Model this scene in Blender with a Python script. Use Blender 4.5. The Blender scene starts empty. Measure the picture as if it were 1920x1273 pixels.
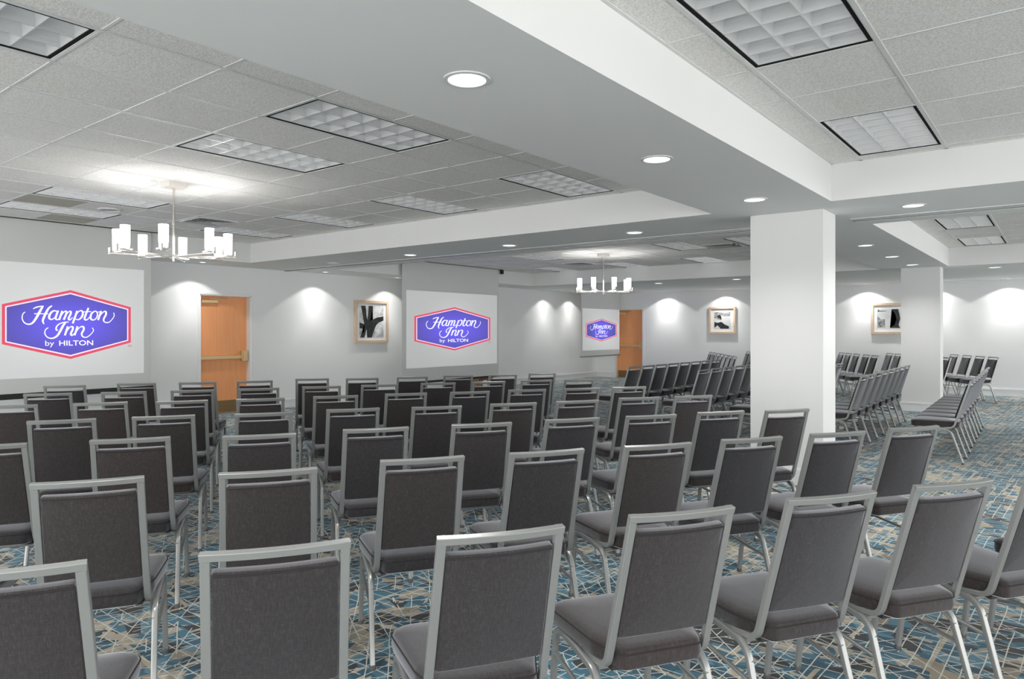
import bpy, bmesh, math, random
from mathutils import Vector, Matrix
PI = math.pi
R = math.radians
random.seed(7)
scn = bpy.context.scene
COL = scn.collection

# ------------------------------------------------------------------ dimensions (metres). +X runs along the screen wall, +Y towards it
CAMH = 1.435
ZS = CAMH + 1.095      # underside of plaster soffits
ZT = CAMH + 1.41       # tile ceiling
XF = 18.6              # far wall
YW = 11.32             # screen wall
XB, YB = -3.2, -6.0    # where the modelled part of the hall stops, behind the camera
G = 0.607              # ceiling grid pitch

# ------------------------------------------------------------------ camera
cam_d = bpy.data.cameras.new('camera')
cam_d.sensor_width = 36.0
cam_d.lens = 36.0 * 1316.4 / 1920.0
cam_d.shift_y = -17.9 / 1920.0
cam_d.clip_end = 200
cam = bpy.data.objects.new('camera', cam_d)
COL.objects.link(cam)
cam.location = (0, 0, CAMH)
cam.rotation_euler = (R(90), 0, R(38.16 - 90.0))
scn.camera = cam

# ------------------------------------------------------------------ world, exposure
scn.view_settings.view_transform = 'Standard'
scn.view_settings.look = 'None'
scn.view_settings.gamma = 1.0
scn.view_settings.use_curve_mapping = False
scn.view_settings.exposure = 0.45
WORLD = 2.7            # light of the rest of the hall, coming in from behind the camera
DOWN_W = 24.0          # watts of one recessed downlight
WASH_W = 9.0          # watts of one wall washer
CH_W = 1.3             # watts of one chandelier lamp
world = bpy.data.worlds.new('hall_light')
scn.world = world
world.use_nodes = True
bg = world.node_tree.nodes['Background']
bg.inputs[0].default_value = (1.0, 0.985, 0.965, 1)
bg.inputs[1].default_value = WORLD

# ------------------------------------------------------------------ materials
def mat(name, color, rough=0.6, metal=0.0, emis=None, estr=0.0, spec=0.5):
    m = bpy.data.materials.new(name)
    m.use_nodes = True
    b = m.node_tree.nodes['Principled BSDF']
    b.inputs['Base Color'].default_value = (*color, 1)
    b.inputs['Roughness'].default_value = rough
    b.inputs['Metallic'].default_value = metal
    b.inputs['Specular IOR Level'].default_value = spec
    if emis:
        b.inputs['Emission Color'].default_value = (*emis, 1)
        b.inputs['Emission Strength'].default_value = estr
    return m

class NT:
    """small helper to build node trees"""
    def __init__(s, m):
        s.t = m.node_tree; s.n = s.t.nodes; s.l = s.t.links; s.b = s.n['Principled BSDF']
    def new(s, typ, **kw):
        n = s.n.new(typ)
        for k, v in kw.items():
            setattr(n, k, v)
        return n
    def link(s, a, b):
        s.l.new(a, b)
    def math(s, op, a, b=None, c=None, clamp=False):
        n = s.new('ShaderNodeMath', operation=op); n.use_clamp = clamp
        for i, v in enumerate((a, b, c)):
            if v is None: continue
            if isinstance(v, (int, float)): n.inputs[i].default_value = v
            else: s.link(v, n.inputs[i])
        return n.outputs[0]
    def mix(s, f, a, b):
        n = s.new('ShaderNodeMix', data_type='RGBA')
        for sock, v in ((n.inputs[0], f), (n.inputs[6], a), (n.inputs[7], b)):
            if isinstance(v, (int, float)): sock.default_value = v
            elif isinstance(v, tuple): sock.default_value = (*v, 1)
            else: s.link(v, sock)
        return n.outputs[2]
    def ramp(s, f, stops):
        n = s.new('ShaderNodeValToRGB')
        e = n.color_ramp.elements
        while len(e) < len(stops): e.new(0.5)
        for el, (p, c) in zip(e, stops):
            el.position = p; el.color = (*c, 1)
        s.link(f, n.inputs[0])
        return n.outputs[0]
    def noise(s, vec, scale, detail=2.0, rough=0.5, out=0):
        n = s.new('ShaderNodeTexNoise')
        n.inputs['Scale'].default_value = scale
        n.inputs['Detail'].default_value = detail
        n.inputs['Roughness'].default_value = rough
        if vec is not None: s.link(vec, n.inputs['Vector'])
        return n.outputs[out]
    def mapping(s, vec, scale=(1, 1, 1), rot=(0, 0, 0), loc=(0, 0, 0)):
        n = s.new('ShaderNodeMapping')
        n.inputs['Scale'].default_value = scale
        n.inputs['Rotation'].default_value = rot
        n.inputs['Location'].default_value = loc
        s.link(vec, n.inputs['Vector'])
        return n.outputs[0]
    def bump(s, h, strength, dist):
        n = s.new('ShaderNodeBump')
        n.inputs['Strength'].default_value = strength
        n.inputs['Distance'].default_value = dist
        s.link(h, n.inputs['Height'])
        s.link(n.outputs[0], s.b.inputs['Normal'])

def obj_coord(nt):
    return nt.new('ShaderNodeTexCoord').outputs['Object']

def m_plaster(name, color, rough=0.75):
    m = mat(name, color, rough, spec=0.25)
    nt = NT(m); v = obj_coord(nt)
    n1 = nt.noise(v, 1.3, 3)
    nt.link(nt.mix(n1, tuple(c * 0.97 for c in color), tuple(min(1, c * 1.02) for c in color)), nt.b.inputs['Base Color'])
    nt.bump(nt.noise(v, 160, 2), 0.06, 0.002)
    return m
M_WALL = m_plaster('wall_paint', (0.82, 0.835, 0.84))
M_SOFFIT = m_plaster('soffit_paint', (0.80, 0.81, 0.805))
M_PILLAR = m_plaster('pillar_paint', (0.74, 0.75, 0.75))
M_TRIM = mat('white_trim', (0.80, 0.81, 0.81), 0.4)
M_METALTRIM = mat('white_metal_grid', (0.72, 0.73, 0.72), 0.45)
M_TRACK = mat('track_metal', (0.35, 0.36, 0.37), 0.4, 0.6)
M_BLACK = mat('black_plastic', (0.012, 0.012, 0.013), 0.5)
M_DARKGAP = mat('dark_gap', (0.015, 0.015, 0.016), 0.9, spec=0.1)

def m_tile():
    m = mat('mineral_ceiling_tile', (0.66, 0.655, 0.64), 0.95, spec=0.1)
    nt = NT(m); v = obj_coord(nt)
    # pitted mineral fibre
    a = nt.noise(v, 95, 3, 0.6)
    pit = nt.ramp(a, [(0.40, (0.0,) * 3), (0.56, (1.0,) * 3)])
    base = nt.mix(pit, (0.76, 0.75, 0.73), (0.93, 0.92, 0.90))
    # tile to tile tint
    sep = nt.new('ShaderNodeSeparateXYZ'); nt.link(v, sep.inputs[0])
    fx = nt.math('FLOOR', nt.math('DIVIDE', nt.math('SUBTRACT', sep.outputs[0], 1.405), G))
    fy = nt.math('FLOOR', nt.math('DIVIDE', nt.math('SUBTRACT', sep.outputs[1], 3.56), G))
    cmb = nt.new('ShaderNodeCombineXYZ'); nt.link(fx, cmb.inputs[0]); nt.link(fy, cmb.inputs[1])
    wn = nt.new('ShaderNodeTexWhiteNoise', noise_dimensions='2D'); nt.link(cmb.outputs[0], wn.inputs['Vector'])
    tint = nt.mix(wn.outputs[0], (0.95, 0.945, 0.935), (1.0, 1.0, 1.0))
    mm = nt.new('ShaderNodeMix', data_type='RGBA', blend_type='MULTIPLY'); mm.inputs[0].default_value = 1
    nt.link(base, mm.inputs[6]); nt.link(tint, mm.inputs[7])
    nt.link(mm.outputs[2], nt.b.inputs['Base Color'])
    nt.bump(a, 0.55, 0.004)
    return m
M_TILE = m_tile()

def m_carpet():
    m = mat('patterned_carpet', (0.2, 0.3, 0.35), 0.95, spec=0.15)
    nt = NT(m); v0 = obj_coord(nt)
    # gentle warp so that the pattern is hand-drawn
    nz = nt.noise(v0, 2.2, 2, 0.5, out=1)
    sub = nt.new('ShaderNodeVectorMath', operation='SUBTRACT'); nt.link(nz, sub.inputs[0]); sub.inputs[1].default_value = (0.5, 0.5, 0.5)
    sc = nt.new('ShaderNodeVectorMath', operation='SCALE'); nt.link(sub.outputs[0], sc.inputs[0]); sc.inputs['Scale'].default_value = 0.035
    ad = nt.new('ShaderNodeVectorMath', operation='ADD'); nt.link(v0, ad.inputs[0]); nt.link(sc.outputs[0], ad.inputs[1])
    v = ad.outputs[0]
    flat = nt.mapping(v, scale=(1, 1, 0))
    # facets: stretched voronoi, one random value per facet
    def cells(rot, sx, sy, scale, off):
        mp = nt.mapping(flat, scale=(sx, sy, 0), rot=(0, 0, R(rot)), loc=(off, off * 2, 0))
        vo = nt.new('ShaderNodeTexVoronoi'); vo.inputs['Scale'].default_value = scale; vo.inputs['Randomness'].default_value = 0.85
        nt.link(mp, vo.inputs['Vector'])
        s = nt.new('ShaderNodeSeparateColor'); nt.link(vo.outputs['Color'], s.inputs[0])
        return s.outputs
    ca = cells(43, 1.0, 0.62, 12.5, 3.1)
    cb = cells(-30, 0.6, 1.0, 12.0, 7.7)
    big = nt.noise(flat, 1.6, 3, 0.6)
    big2 = nt.noise(nt.mapping(flat, loc=(9, 4, 0)), 0.55, 2, 0.5)
    blue = nt.ramp(ca[0], [(0.0, (0.022, 0.05, 0.07)), (0.2, (0.03, 0.105, 0.155)), (0.5, (0.045, 0.145, 0.215)), (0.8, (0.07, 0.20, 0.28)), (1.0, (0.15, 0.28, 0.35))])
    taupe = nt.ramp(cb[1], [(0.0, (0.31, 0.265, 0.205)), (0.5, (0.42, 0.37, 0.295)), (1.0, (0.52, 0.47, 0.385))])
    tm = nt.math('ADD', nt.math('MULTIPLY', cb[0], 0.42), nt.math('MULTIPLY', big, 1.0))
    tmask = nt.math('GREATER_THAN', nt.math('ADD', tm, nt.math('MULTIPLY', ca[1], 0.16)), 0.895)
    col = nt.mix(tmask, blue, taupe)
    dark = nt.math('GREATER_THAN', nt.math('ADD', ca[2], nt.math('MULTIPLY', big2, 1.1)), 1.40)
    col = nt.mix(dark, col, (0.040, 0.043, 0.048))
    # line families, broken into segments
    sep = nt.new('ShaderNodeSeparateXYZ'); nt.link(v, sep.inputs[0])
    def lines(ang, pitch, width, off, seed, thr, color, col):
        a = R(ang)
        d = nt.math('ADD', nt.math('MULTIPLY', sep.outputs[0], math.sin(a)), nt.math('MULTIPLY', sep.outputs[1], math.cos(a)))
        d = nt.math('ADD', nt.math('DIVIDE', d, pitch), off)
        fr = nt.math('ABSOLUTE', nt.math('SUBTRACT', nt.math('FRACT', d), 0.5))
        ln = nt.math('LESS_THAN', fr, width / pitch / 2)
        ng = nt.noise(nt.mapping(flat, loc=(seed, -seed, 0)), 4.5, 1, 0.5)
        msk = nt.math('MULTIPLY', ln, nt.math('GREATER_THAN', ng, thr))
        return nt.mix(msk, col, color)
    cream = (0.68, 0.70, 0.65); tan = (0.47, 0.42, 0.33)
    col = lines(5, 0.33, 0.020, 0.2, 11, 0.50, tan, col)
    col = lines(96, 0.37, 0.022, 0.6, 17, 0.50, tan, col)
    col = lines(3, 0.062, 0.0050, 0.1, 3, 0.44, cream, col)
    col = lines(88, 0.066, 0.0050, 0.4, 5, 0.44, cream, col)
    col = lines(41, 0.090, 0.0048, 0.7, 23, 0.46, cream, col)
    col = lines(-46, 0.095, 0.0048, 0.3, 29, 0.46, cream, col)
    col = lines(118, 0.13, 0.0050, 0.3, 41, 0.50, cream, col)
    # pile
    pile = nt.noise(v0, 420, 2, 0.6)
    mm = nt.new('ShaderNodeMix', data_type='RGBA', blend_type='MULTIPLY'); mm.inputs[0].default_value = 1
    nt.link(col, mm.inputs[6]); nt.link(nt.mix(pile, (0.78,) * 3, (1.15,) * 3), mm.inputs[7])
    nt.link(mm.outputs[2], nt.b.inputs['Base Color'])
    nt.b.inputs['Sheen Weight'].default_value = 0.15
    nt.bump(pile, 0.35, 0.004)
    return m
M_CARPET = m_carpet()

def m_fabric():
    m = mat('grey_woven_upholstery', (0.10, 0.095, 0.098), 0.72, spec=0.35)
    nt = NT(m); v = obj_coord(nt)
    slub = nt.noise(nt.mapping(v, scale=(1.0, 0.14, 0.14)), 330, 3, 0.65)
    slub2 = nt.noise(nt.mapping(v, scale=(0.12, 1, 1)), 420, 2, 0.6)
    f = nt.math('ADD', nt.math('MULTIPLY', slub, 0.6), nt.math('MULTIPLY', slub2, 0.4))
    base = nt.ramp(f, [(0.34, (0.014, 0.0125, 0.0125)), (0.52, (0.027, 0.0245, 0.0248)), (0.70, (0.056, 0.051, 0.052))])
    oi = nt.new('ShaderNodeObjectInfo')
    tint = nt.ramp(oi.outputs['Random'], [(0.0, (1.28, 1.06, 0.98)), (0.5, (1.06, 1.0, 1.0)), (1.0, (0.92, 0.95, 1.08))])
    mm = nt.new('ShaderNodeMix', data_type='RGBA', blend_type='MULTIPLY'); mm.inputs[0].default_value = 1
    nt.link(base, mm.inputs[6]); nt.link(tint, mm.inputs[7])
    nt.link(mm.outputs[2], nt.b.inputs['Base Color'])
    nt.b.inputs['Sheen Weight'].default_value = 0.9
    nt.b.inputs['Sheen Roughness'].default_value = 0.42
    nt.b.inputs['Sheen Tint'].default_value = (0.80, 0.83, 0.90, 1)
    nt.bump(f, 0.25, 0.0012)
    return m
M_FABRIC = m_fabric()
M_WELT = mat('dark_welt', (0.035, 0.033, 0.034), 0.8, spec=0.2)

def m_silver():
    m = mat('brushed_silver_frame', (0.36, 0.37, 0.365), 0.34, 0.5)
    nt = NT(m); v = obj_coord(nt)
    n = nt.noise(nt.mapping(v, scale=(1, 1, 0.08)), 300, 2)
    nt.link(nt.math('MULTIPLY_ADD', n, 0.16, 0.26), nt.b.inputs['Roughness'])
    return m
M_SILVER = m_silver()
M_GLIDE = mat('grey_glide', (0.10, 0.10, 0.10), 0.5)
M_PAN = mat('dark_seat_pan', (0.03, 0.03, 0.032), 0.6)

def m_wood(name, c1, c2, scale=(1, 1, 0.06), s=26):
    m = mat(name, c1, 0.42)
    nt = NT(m); v = obj_coord(nt)
    g = nt.noise(nt.mapping(v, scale=scale), s, 4, 0.6)
    nt.link(nt.ramp(g, [(0.3, c1), (0.7, c2)]), nt.b.inputs['Base Color'])
    return m
M_DOOR = m_wood('orange_door_veneer', (0.84, 0.335, 0.125), (0.90, 0.40, 0.165))
M_BRASS = mat('brass_bar', (0.62, 0.43, 0.22), 0.35, 0.5)
M_KICK = mat('bronze_kick_plate', (0.24, 0.165, 0.075), 0.4, 0.6)
M_FRAMEWOOD = m_wood('pale_picture_frame', (0.62, 0.46, 0.32), (0.70, 0.55, 0.41), (1, 1, 1), 20)
M_MAT = mat('white_mount', (0.78, 0.79, 0.79), 0.8)
M_REDWOOD = m_wood('reddish_wood', (0.17, 0.06, 0.035), (0.22, 0.085, 0.05))
M_TANWOOD = m_wood('tan_wood', (0.38, 0.22, 0.09), (0.44, 0.27, 0.12))

M_SCREEN = mat('grey_screen_fabric', (0.66, 0.675, 0.67), 0.9, spec=0.1)
def m_image():
    """white projected picture, brighter in its middle where the projector's beam is strongest"""
    m = mat('projected_white', (0.62, 0.63, 0.63), 0.9, spec=0.1)
    nt = NT(m); v = obj_coord(nt)
    ln = nt.new('ShaderNodeVectorMath', operation='LENGTH'); nt.link(nt.mapping(v, scale=(0.45, 0, 0.6)), ln.inputs[0])
    c = nt.ramp(ln.outputs['Value'], [(0.0, (0.26, 0.27, 0.27)), (0.45, (0.17, 0.175, 0.175)), (1.0, (0.14, 0.143, 0.145))])
    nt.link(c, nt.b.inputs['Emission Color']); nt.b.inputs['Emission Strength'].default_value = 1.0
    return m
M_IMAGE = m_image()
def m_blue(name, stretch):
    m = mat(name, (0.04, 0.04, 0.12), 0.9, spec=0.05)
    nt = NT(m); v = obj_coord(nt)
    ln = nt.new('ShaderNodeVectorMath', operation='LENGTH'); nt.link(nt.mapping(v, scale=(stretch, 0, 1.0)), ln.inputs[0])
    c = nt.ramp(ln.outputs['Value'], [(0.0, (0.12, 0.095, 0.72)), (0.16, (0.11, 0.085, 0.58)), (0.42, (0.075, 0.068, 0.30)), (0.8, (0.055, 0.06, 0.19))])
    nt.link(c, nt.b.inputs['Emission Color']); nt.b.inputs['Emission Strength'].default_value = 1.0
    return m
M_RED = mat('projected_red', (0.20, 0.03, 0.05), 0.9, emis=(0.50, 0.065, 0.105), estr=1.0, spec=0.05)
M_PINKWHITE = mat('projected_pale_line', (0.5, 0.45, 0.5), 0.9, emis=(0.55, 0.42, 0.55), estr=1.0, spec=0.05)
M_WHITE_INK = mat('projected_lettering', (0.5, 0.5, 0.55), 0.9, emis=(0.62, 0.62, 0.74), estr=1.0, spec=0.05)

M_LENS = mat('lit_lens', (0.9, 0.9, 0.9), 0.5, emis=(1.0, 0.985, 0.96), estr=1.6)
M_LENS_DIM = mat('dim_lens', (0.7, 0.7, 0.7), 0.5, emis=(1.0, 1.0, 1.0), estr=0.12)
M_GLASS = mat('opal_glass_shade', (0.9, 0.9, 0.9), 0.4, emis=(1.0, 0.99, 0.97), estr=8.0)
M_NICKEL = mat('polished_nickel', (0.66, 0.64, 0.60), 0.18, 0.95)
M_CANOPY = mat('canopy_enamel', (0.72, 0.68, 0.64), 0.4, 0.3)
M_DIFF = mat('troffer_diffuser', (0.70, 0.71, 0.71), 0.5, emis=(1, 1, 1), estr=0.6)
M_DIFF_ON = mat('troffer_diffuser_lit', (0.75, 0.76, 0.76), 0.5, emis=(1, 1, 1), estr=1.0)
M_LOUVER = mat('troffer_louver', (0.66, 0.67, 0.675), 0.28, 0.35)
M_VENT = mat('vent_blade', (0.45, 0.46, 0.46), 0.5)

# ------------------------------------------------------------------ mesh helpers
def make(name, bm, m, parent=None, loc=None, smooth=False, bevel=0.0, rot=None):
    bmesh.ops.recalc_face_normals(bm, faces=bm.faces)
    if smooth:
        for f in bm.faces: f.smooth = True
        for e in bm.edges:
            if len(e.link_faces) == 2 and e.calc_face_angle(0) > R(38): e.smooth = False
    me = bpy.data.meshes.new(name)
    bm.to_mesh(me); bm.free()
    ms = m if isinstance(m, (list, tuple)) else [m]
    for x in ms: me.materials.append(x)
    o = bpy.data.objects.new(name, me)
    COL.objects.link(o)
    if loc: o.location = loc
    if rot: o.rotation_euler = rot
    if parent is not None: o.parent = parent
    if bevel:
        b = o.modifiers.new('bevel', 'BEVEL'); b.width = bevel; b.segments = 2; b.limit_method = 'ANGLE'
    return o
def empty(name, label, cat, loc=(0, 0, 0), rz=0.0, group=None):
    o = bpy.data.objects.new(name, None); COL.objects.link(o)
    o.empty_display_size = 0.1
    o.location = loc; o.rotation_euler = (0, 0, rz)
    o['label'] = label; o['category'] = cat
    if group: o['group'] = group
    return o
def structure(name, bm, m, label, **kw):
    o = make(name, bm, m, **kw); o['kind'] = 'structure'; o['label'] = label; return o
def box(bm, x0, x1, y0, y1, z0, z1, mi=0):
    v = [bm.verts.new((x, y, z)) for x in (x0, x1) for y in (y0, y1) for z in (z0, z1)]
    fs = [(0, 1, 3, 2), (4, 6, 7, 5), (0, 4, 5, 1), (2, 3, 7, 6), (0, 2, 6, 4), (1, 5, 7, 3)]
    for f in fs:
        bm.faces.new([v[i] for i in f]).material_index = mi
def quad(bm, pts, mi=0):
    bm.faces.new([bm.verts.new(p) for p in pts]).material_index = mi
def lathe(bm, prof, n=24, cx=0, cy=0, cap=True):
    rings = []
    for r, z in prof:
        rings.append([bm.verts.new((cx + r * math.cos(2 * PI * i / n), cy + r * math.sin(2 * PI * i / n), z)) for i in range(n)])
    for a, b in zip(rings, rings[1:]):
        for i in range(n):
            bm.faces.new((a[i], a[(i + 1) % n], b[(i + 1) % n], b[i]))
    if cap:
        bm.faces.new(rings[0]); bm.faces.new(rings[-1])
def rrect(w, h, r, n=2):
    """closed rounded rectangle profile in its own plane"""
    pts = []
    for cx, cy, a0 in ((w / 2 - r, h / 2 - r, 0), (-w / 2 + r, h / 2 - r, 90), (-w / 2 + r, -h / 2 + r, 180), (w / 2 - r, -h / 2 + r, 270)):
        for i in range(n + 1):
            a = R(a0 + 90 * i / n)
            pts.append((cx + r * math.cos(a), cy + r * math.sin(a)))
    return pts
def sweep(bm, path, prof, side=Vector((1, 0, 0)), mitre=True):
    """profile (s, t) swept on a path; s goes along 'side', t normal to it; ends capped"""
    path = [Vector(p) for p in path]
    rings = []
    for i, p in enumerate(path):
        d0 = (p - path[i - 1]).normalized() if i else None
        d1 = (path[i + 1] - p).normalized() if i < len(path) - 1 else None
        if d0 is None: d0 = d1
        if d1 is None: d1 = d0
        t = (d0 + d1).normalized()
        sc = 1.0 / max(0.5, t.dot(d1))
        s = (side - side.dot(t) * t).normalized()
        n = t.cross(s).normalized()
        rings.append([bm.verts.new(p + s * a + n * (b * sc)) for a, b in prof])
    k = len(prof)
    for a, b in zip(rings, rings[1:]):
        for i in range(k):
            bm.faces.new((a[i], a[(i + 1) % k], b[(i + 1) % k], b[i]))
    bm.faces.new(rings[0]); bm.faces.new(rings[-1])
def fillet(pts, radii, n=5):
    """polyline with rounded inner corners"""
    pts = [Vector(p) for p in pts]
    out = [pts[0]]
    for i in range(1, len(pts) - 1):
        r = radii[i - 1]
        a = (pts[i - 1] - pts[i]).normalized(); b = (pts[i + 1] - pts[i]).normalized()
        ang = a.angle(b)
        if r <= 0 or ang > R(179): out.append(pts[i]); continue
        d = r / math.tan(ang / 2)
        c = pts[i] + (a + b).normalized() * (r / math.sin(ang / 2))
        p0 = pts[i] + a * d; p1 = pts[i] + b * d
        v0 = p0 - c; v1 = p1 - c
        tot = v0.angle(v1); ax = v0.cross(v1).normalized()
        for j in range(n + 1):
            out.append(c + Matrix.Rotation(tot * j / n, 3, ax) @ v0)
    out.append(pts[-1])
    return out
def rounded_poly(pts, radii, n=5):
    """closed 2D polygon with rounded corners"""
    m = len(pts); out = []
    for i in range(m):
        p = Vector((*pts[i], 0)); a = Vector((*pts[i - 1], 0)) - p; b = Vector((*pts[(i + 1) % m], 0)) - p
        r = radii[i]; a.normalize(); b.normalize(); ang = a.angle(b)
        d = r / math.tan(ang / 2); c = p + (a + b).normalized() * (r / math.sin(ang / 2))
        v0 = p + a * d - c; v1 = p + b * d - c; tot = v0.angle(v1); ax = v0.cross(v1).normalized()
        for j in range(n + 1):
            q = c + Matrix.Rotation(tot * j / n, 3, ax) @ v0
            out.append((q.x, q.y))
    return out
def inset(poly, d):
    """offset a convex closed outline inwards by d"""
    m = len(poly); out = []
    cx = sum(p[0] for p in poly) / m; cy = sum(p[1] for p in poly) / m
    for i in range(m):
        a = Vector(poly[i - 1]); b = Vector(poly[i]); c = Vector(poly[(i + 1) % m])
        t = (c - a).normalized(); n = Vector((-t.y, t.x))
        if n.dot(Vector((cx, cy)) - b) < 0: n = -n
        out.append((b.x + n.x * d, b.y + n.y * d))
    return out
def loft(bm, rings, cap0=True, cap1=True):
    vr = [[bm.verts.new(p) for p in r] for r in rings]
    k = len(vr[0])
    for a, b in zip(vr, vr[1:]):
        for i in range(k):
            bm.faces.new((a[i], a[(i + 1) % k], b[(i + 1) % k], b[i]))
    if cap0: bm.faces.new(vr[0])
    if cap1: bm.faces.new(vr[-1])
def box_bm(*a):
    bm = bmesh.new(); box(bm, *a); return bm

# ------------------------------------------------------------------ room shell
bm = bmesh.new()
quad(bm, [(XB, YB, 0), (XF + .2, YB, 0), (XF + .2, YW + .4, 0), (XB, YW + .4, 0)])
structure('floor', bm, M_CARPET, 'blue, cream and taupe patterned carpet across the whole hall')

D1 = (5.985, 6.925, 2.035)       # door opening in the screen wall (x0, x1, height)
bm = bmesh.new()
for a in ((XB, D1[0], 0, ZT + .1), (D1[1], XF + .3, 0, ZT + .1), (D1[0], D1[1], D1[2], ZT + .1)):
    box(bm, a[0], a[1], YW, YW + .2, a[2], a[3])
structure('wall_left', bm, M_WALL, 'long pale grey wall behind the projection screens')
D2 = (9.73, 10.66, 2.05)         # door opening in the far wall (y0, y1, height)
bm = bmesh.new()
for a in ((YB, D2[0], 0, ZT + .1), (D2[1], YW, 0, ZT + .1), (D2[0], D2[1], D2[2], ZT + .1)):
    box(bm, XF, XF + .2, a[0], a[1], a[2], a[3])
structure('wall_far', bm, M_WALL, 'pale far wall with the framed pictures')

def base_prof(bm, x0, x1, y0, y1, nx, ny):
    """baseboard run against a wall; (nx, ny) points into the room"""
    t, h = 0.016, 0.165
    for (d, z0, z1) in ((t, 0, h - .03), (t + .008, h - .03, h - .012), (t * .6, h - .012, h)):
        box(bm, min(x0, x0 + nx * d), max(x1, x1 + nx * d), min(y0, y0 + ny * d), max(y1, y1 + ny * d), z0, z1)
bm = bmesh.new()
base_prof(bm, XB, D1[0] - .05, YW, YW, 0, -1); base_prof(bm, D1[1] + .05, XF, YW, YW, 0, -1)
structure('baseboard_left', bm, M_TRIM, 'white moulded baseboard along the screen wall')
bm = bmesh.new()
base_prof(bm, XF, XF, YB, D2[0] - .05, -1, 0); base_prof(bm, XF, XF, D2[1] + .05, YW - .03, -1, 0)
structure('baseboard_far', bm, M_TRIM, 'white moulded baseboard along the far wall')

# soffits: plaster beams hanging below the tile trays
BA0, BA1 = 1.555, 2.605           # beam along X between the trays
C10, C11 = 6.37, 8.00             # first cross beam
C20 = 14.10                       # second cross beam, on to the far wall
SS = 10.43                        # inner edge of the soffit along the screen wall
TOP = ZT + 0.25
def beams(spec):
    bm = bmesh.new()
    for x0, x1, y0, y1 in spec: box(bm, x0, x1, y0, y1, ZS, TOP)
    return bm
structure('ceiling', beams([(XB, C10, BA0, BA1), (C11, C20, BA0, BA1)]), M_SOFFIT, 'plaster beam running away between the ceiling trays')
structure('ceiling', beams([(C10, C11, YB, YW), (C20, XF, YB, YW)]), M_SOFFIT, 'plaster cross beams that divide the ceiling trays')
structure('ceiling', beams([(XB, C10, SS, YW), (C11, C20, SS, YW)]), M_SOFFIT, 'narrow plaster soffit above the projection screens')

# bulkhead steps by the far wall and cornice line
bm = bmesh.new()
box(bm, XF - .035, XF, YB, YW - .001, ZS - .035, ZS)
structure('trim_1', bm, M_TRIM, 'thin white cornice at the top of the far wall')
bm = bmesh.new()
box(bm, 7.60, 7.66, YB, BA0 + .1, ZS - .012, ZS); box(bm, 7.60, 7.66, 2.42, YW, ZS - .012, ZS)
structure('trim_2', bm, M_TRACK, 'metal partition track set in the cross beam')
bm = bmesh.new()
box(bm, 7.50, 7.53, YB, BA0 + .1, ZS - .006, ZS); box(bm, 7.73, 7.76, YB, BA0 + .1, ZS - .006, ZS)
box(bm, 7.50, 7.53, 2.42, YW, ZS - .006, ZS); box(bm, 7.73, 7.76, 2.42, YW, ZS - .006, ZS)
structure('trim_3', bm, M_TRIM, 'white edging beside the partition track')

def pillar(name, x0, x1, y0, y1, label):
    bm = bmesh.new(); box(bm, x0, x1, y0, y1, 0, ZS)
    o = structure(name, bm, M_PILLAR, label)
    b = bmesh.new(); h = 0.165
    for d, z0, z1 in ((.016, 0, h - .03), (.024, h - .03, h - .012), (.010, h - .012, h)):
        box(b, x0 - d, x1 + d, y0 - d, y1 + d, z0, z1)
    make('baseboard', b, M_TRIM, parent=o)
    return o
pillar('wall_pillar_near', 6.73, 7.16, 1.71, 2.37, 'white square pillar standing in the middle of the hall')
pillar('wall_pillar_far', 14.12, 14.50, 1.68, 2.28, 'white square pillar further back, right of the near one')

# tile trays ---------------------------------------------------------------
U0, V0 = 1.405, 3.56
def gl(i, o): return o + G * i
def cuts(lo, hi, off):
    i0 = math.ceil((lo + .02 - off) / G); i1 = math.floor((hi - .02 - off) / G)
    return [lo] + [gl(i, off) for i in range(i0, i1 + 1)] + [hi]
trof = []        # (x0, x1, y0, y1, lit, label)
def T(iu, iv, lit, label, uo=U0, vo=V0):
    trof.append((gl(iu, uo), gl(iu + 2, uo), gl(iv, vo), gl(iv + 1, vo), lit, label))
# tray 1
T(-2, 0, 0, 'ceiling light cut by the upper left corner of the photo')
T(2, 0, 0, 'ceiling light in the left tray, closest to the plaster beam')
T(2, 2, 1, 'bright ceiling light between the chandelier and the beam side light')
T(6, 3, 0, 'ceiling light right of the near chandelier, by the cross beam')
T(6, 0, 0, 'ceiling light in the corner where the two plaster beams meet')
T(6, 6, 0, 'ceiling light beyond the near chandelier beside the cross beam')
T(2, 7, 1, 'ceiling light left of the near chandelier rod, further from the screen')
T(2, 9, 1, 'ceiling light at the left edge, right above the left screen')
T(6, 9, 0, 'ceiling light just behind the right shades of the near chandelier')
# tray 2
UO2, VO2 = 3.80, 1.32
T(-2, -1, 0, 'large ceiling light at the top right, cut by the photo edge', UO2, VO2)
T(2, -1, 1, 'ceiling light at upper right above the near pillar', UO2, VO2)
# tray 3
UO3 = 12.92
T(0, 3, 1, 'bright far ceiling light left of the near pillar top', UO3, V0)
T(0, 6, 1, 'far ceiling light behind the far chandelier rod', UO3, V0)
T(0, 9, 1, 'far ceiling light left of the far chandelier', UO3, V0)
T(-4, 2, 0, 'ceiling light in the back tray between far chandelier and large vent', UO3, V0)
T(-4, 7, 0, 'dull ceiling light in the back tray above the middle screen', UO3, V0)
T(-4, 0, 0, 'ceiling light in the back tray half hidden by the near pillar', UO3, V0)
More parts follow.
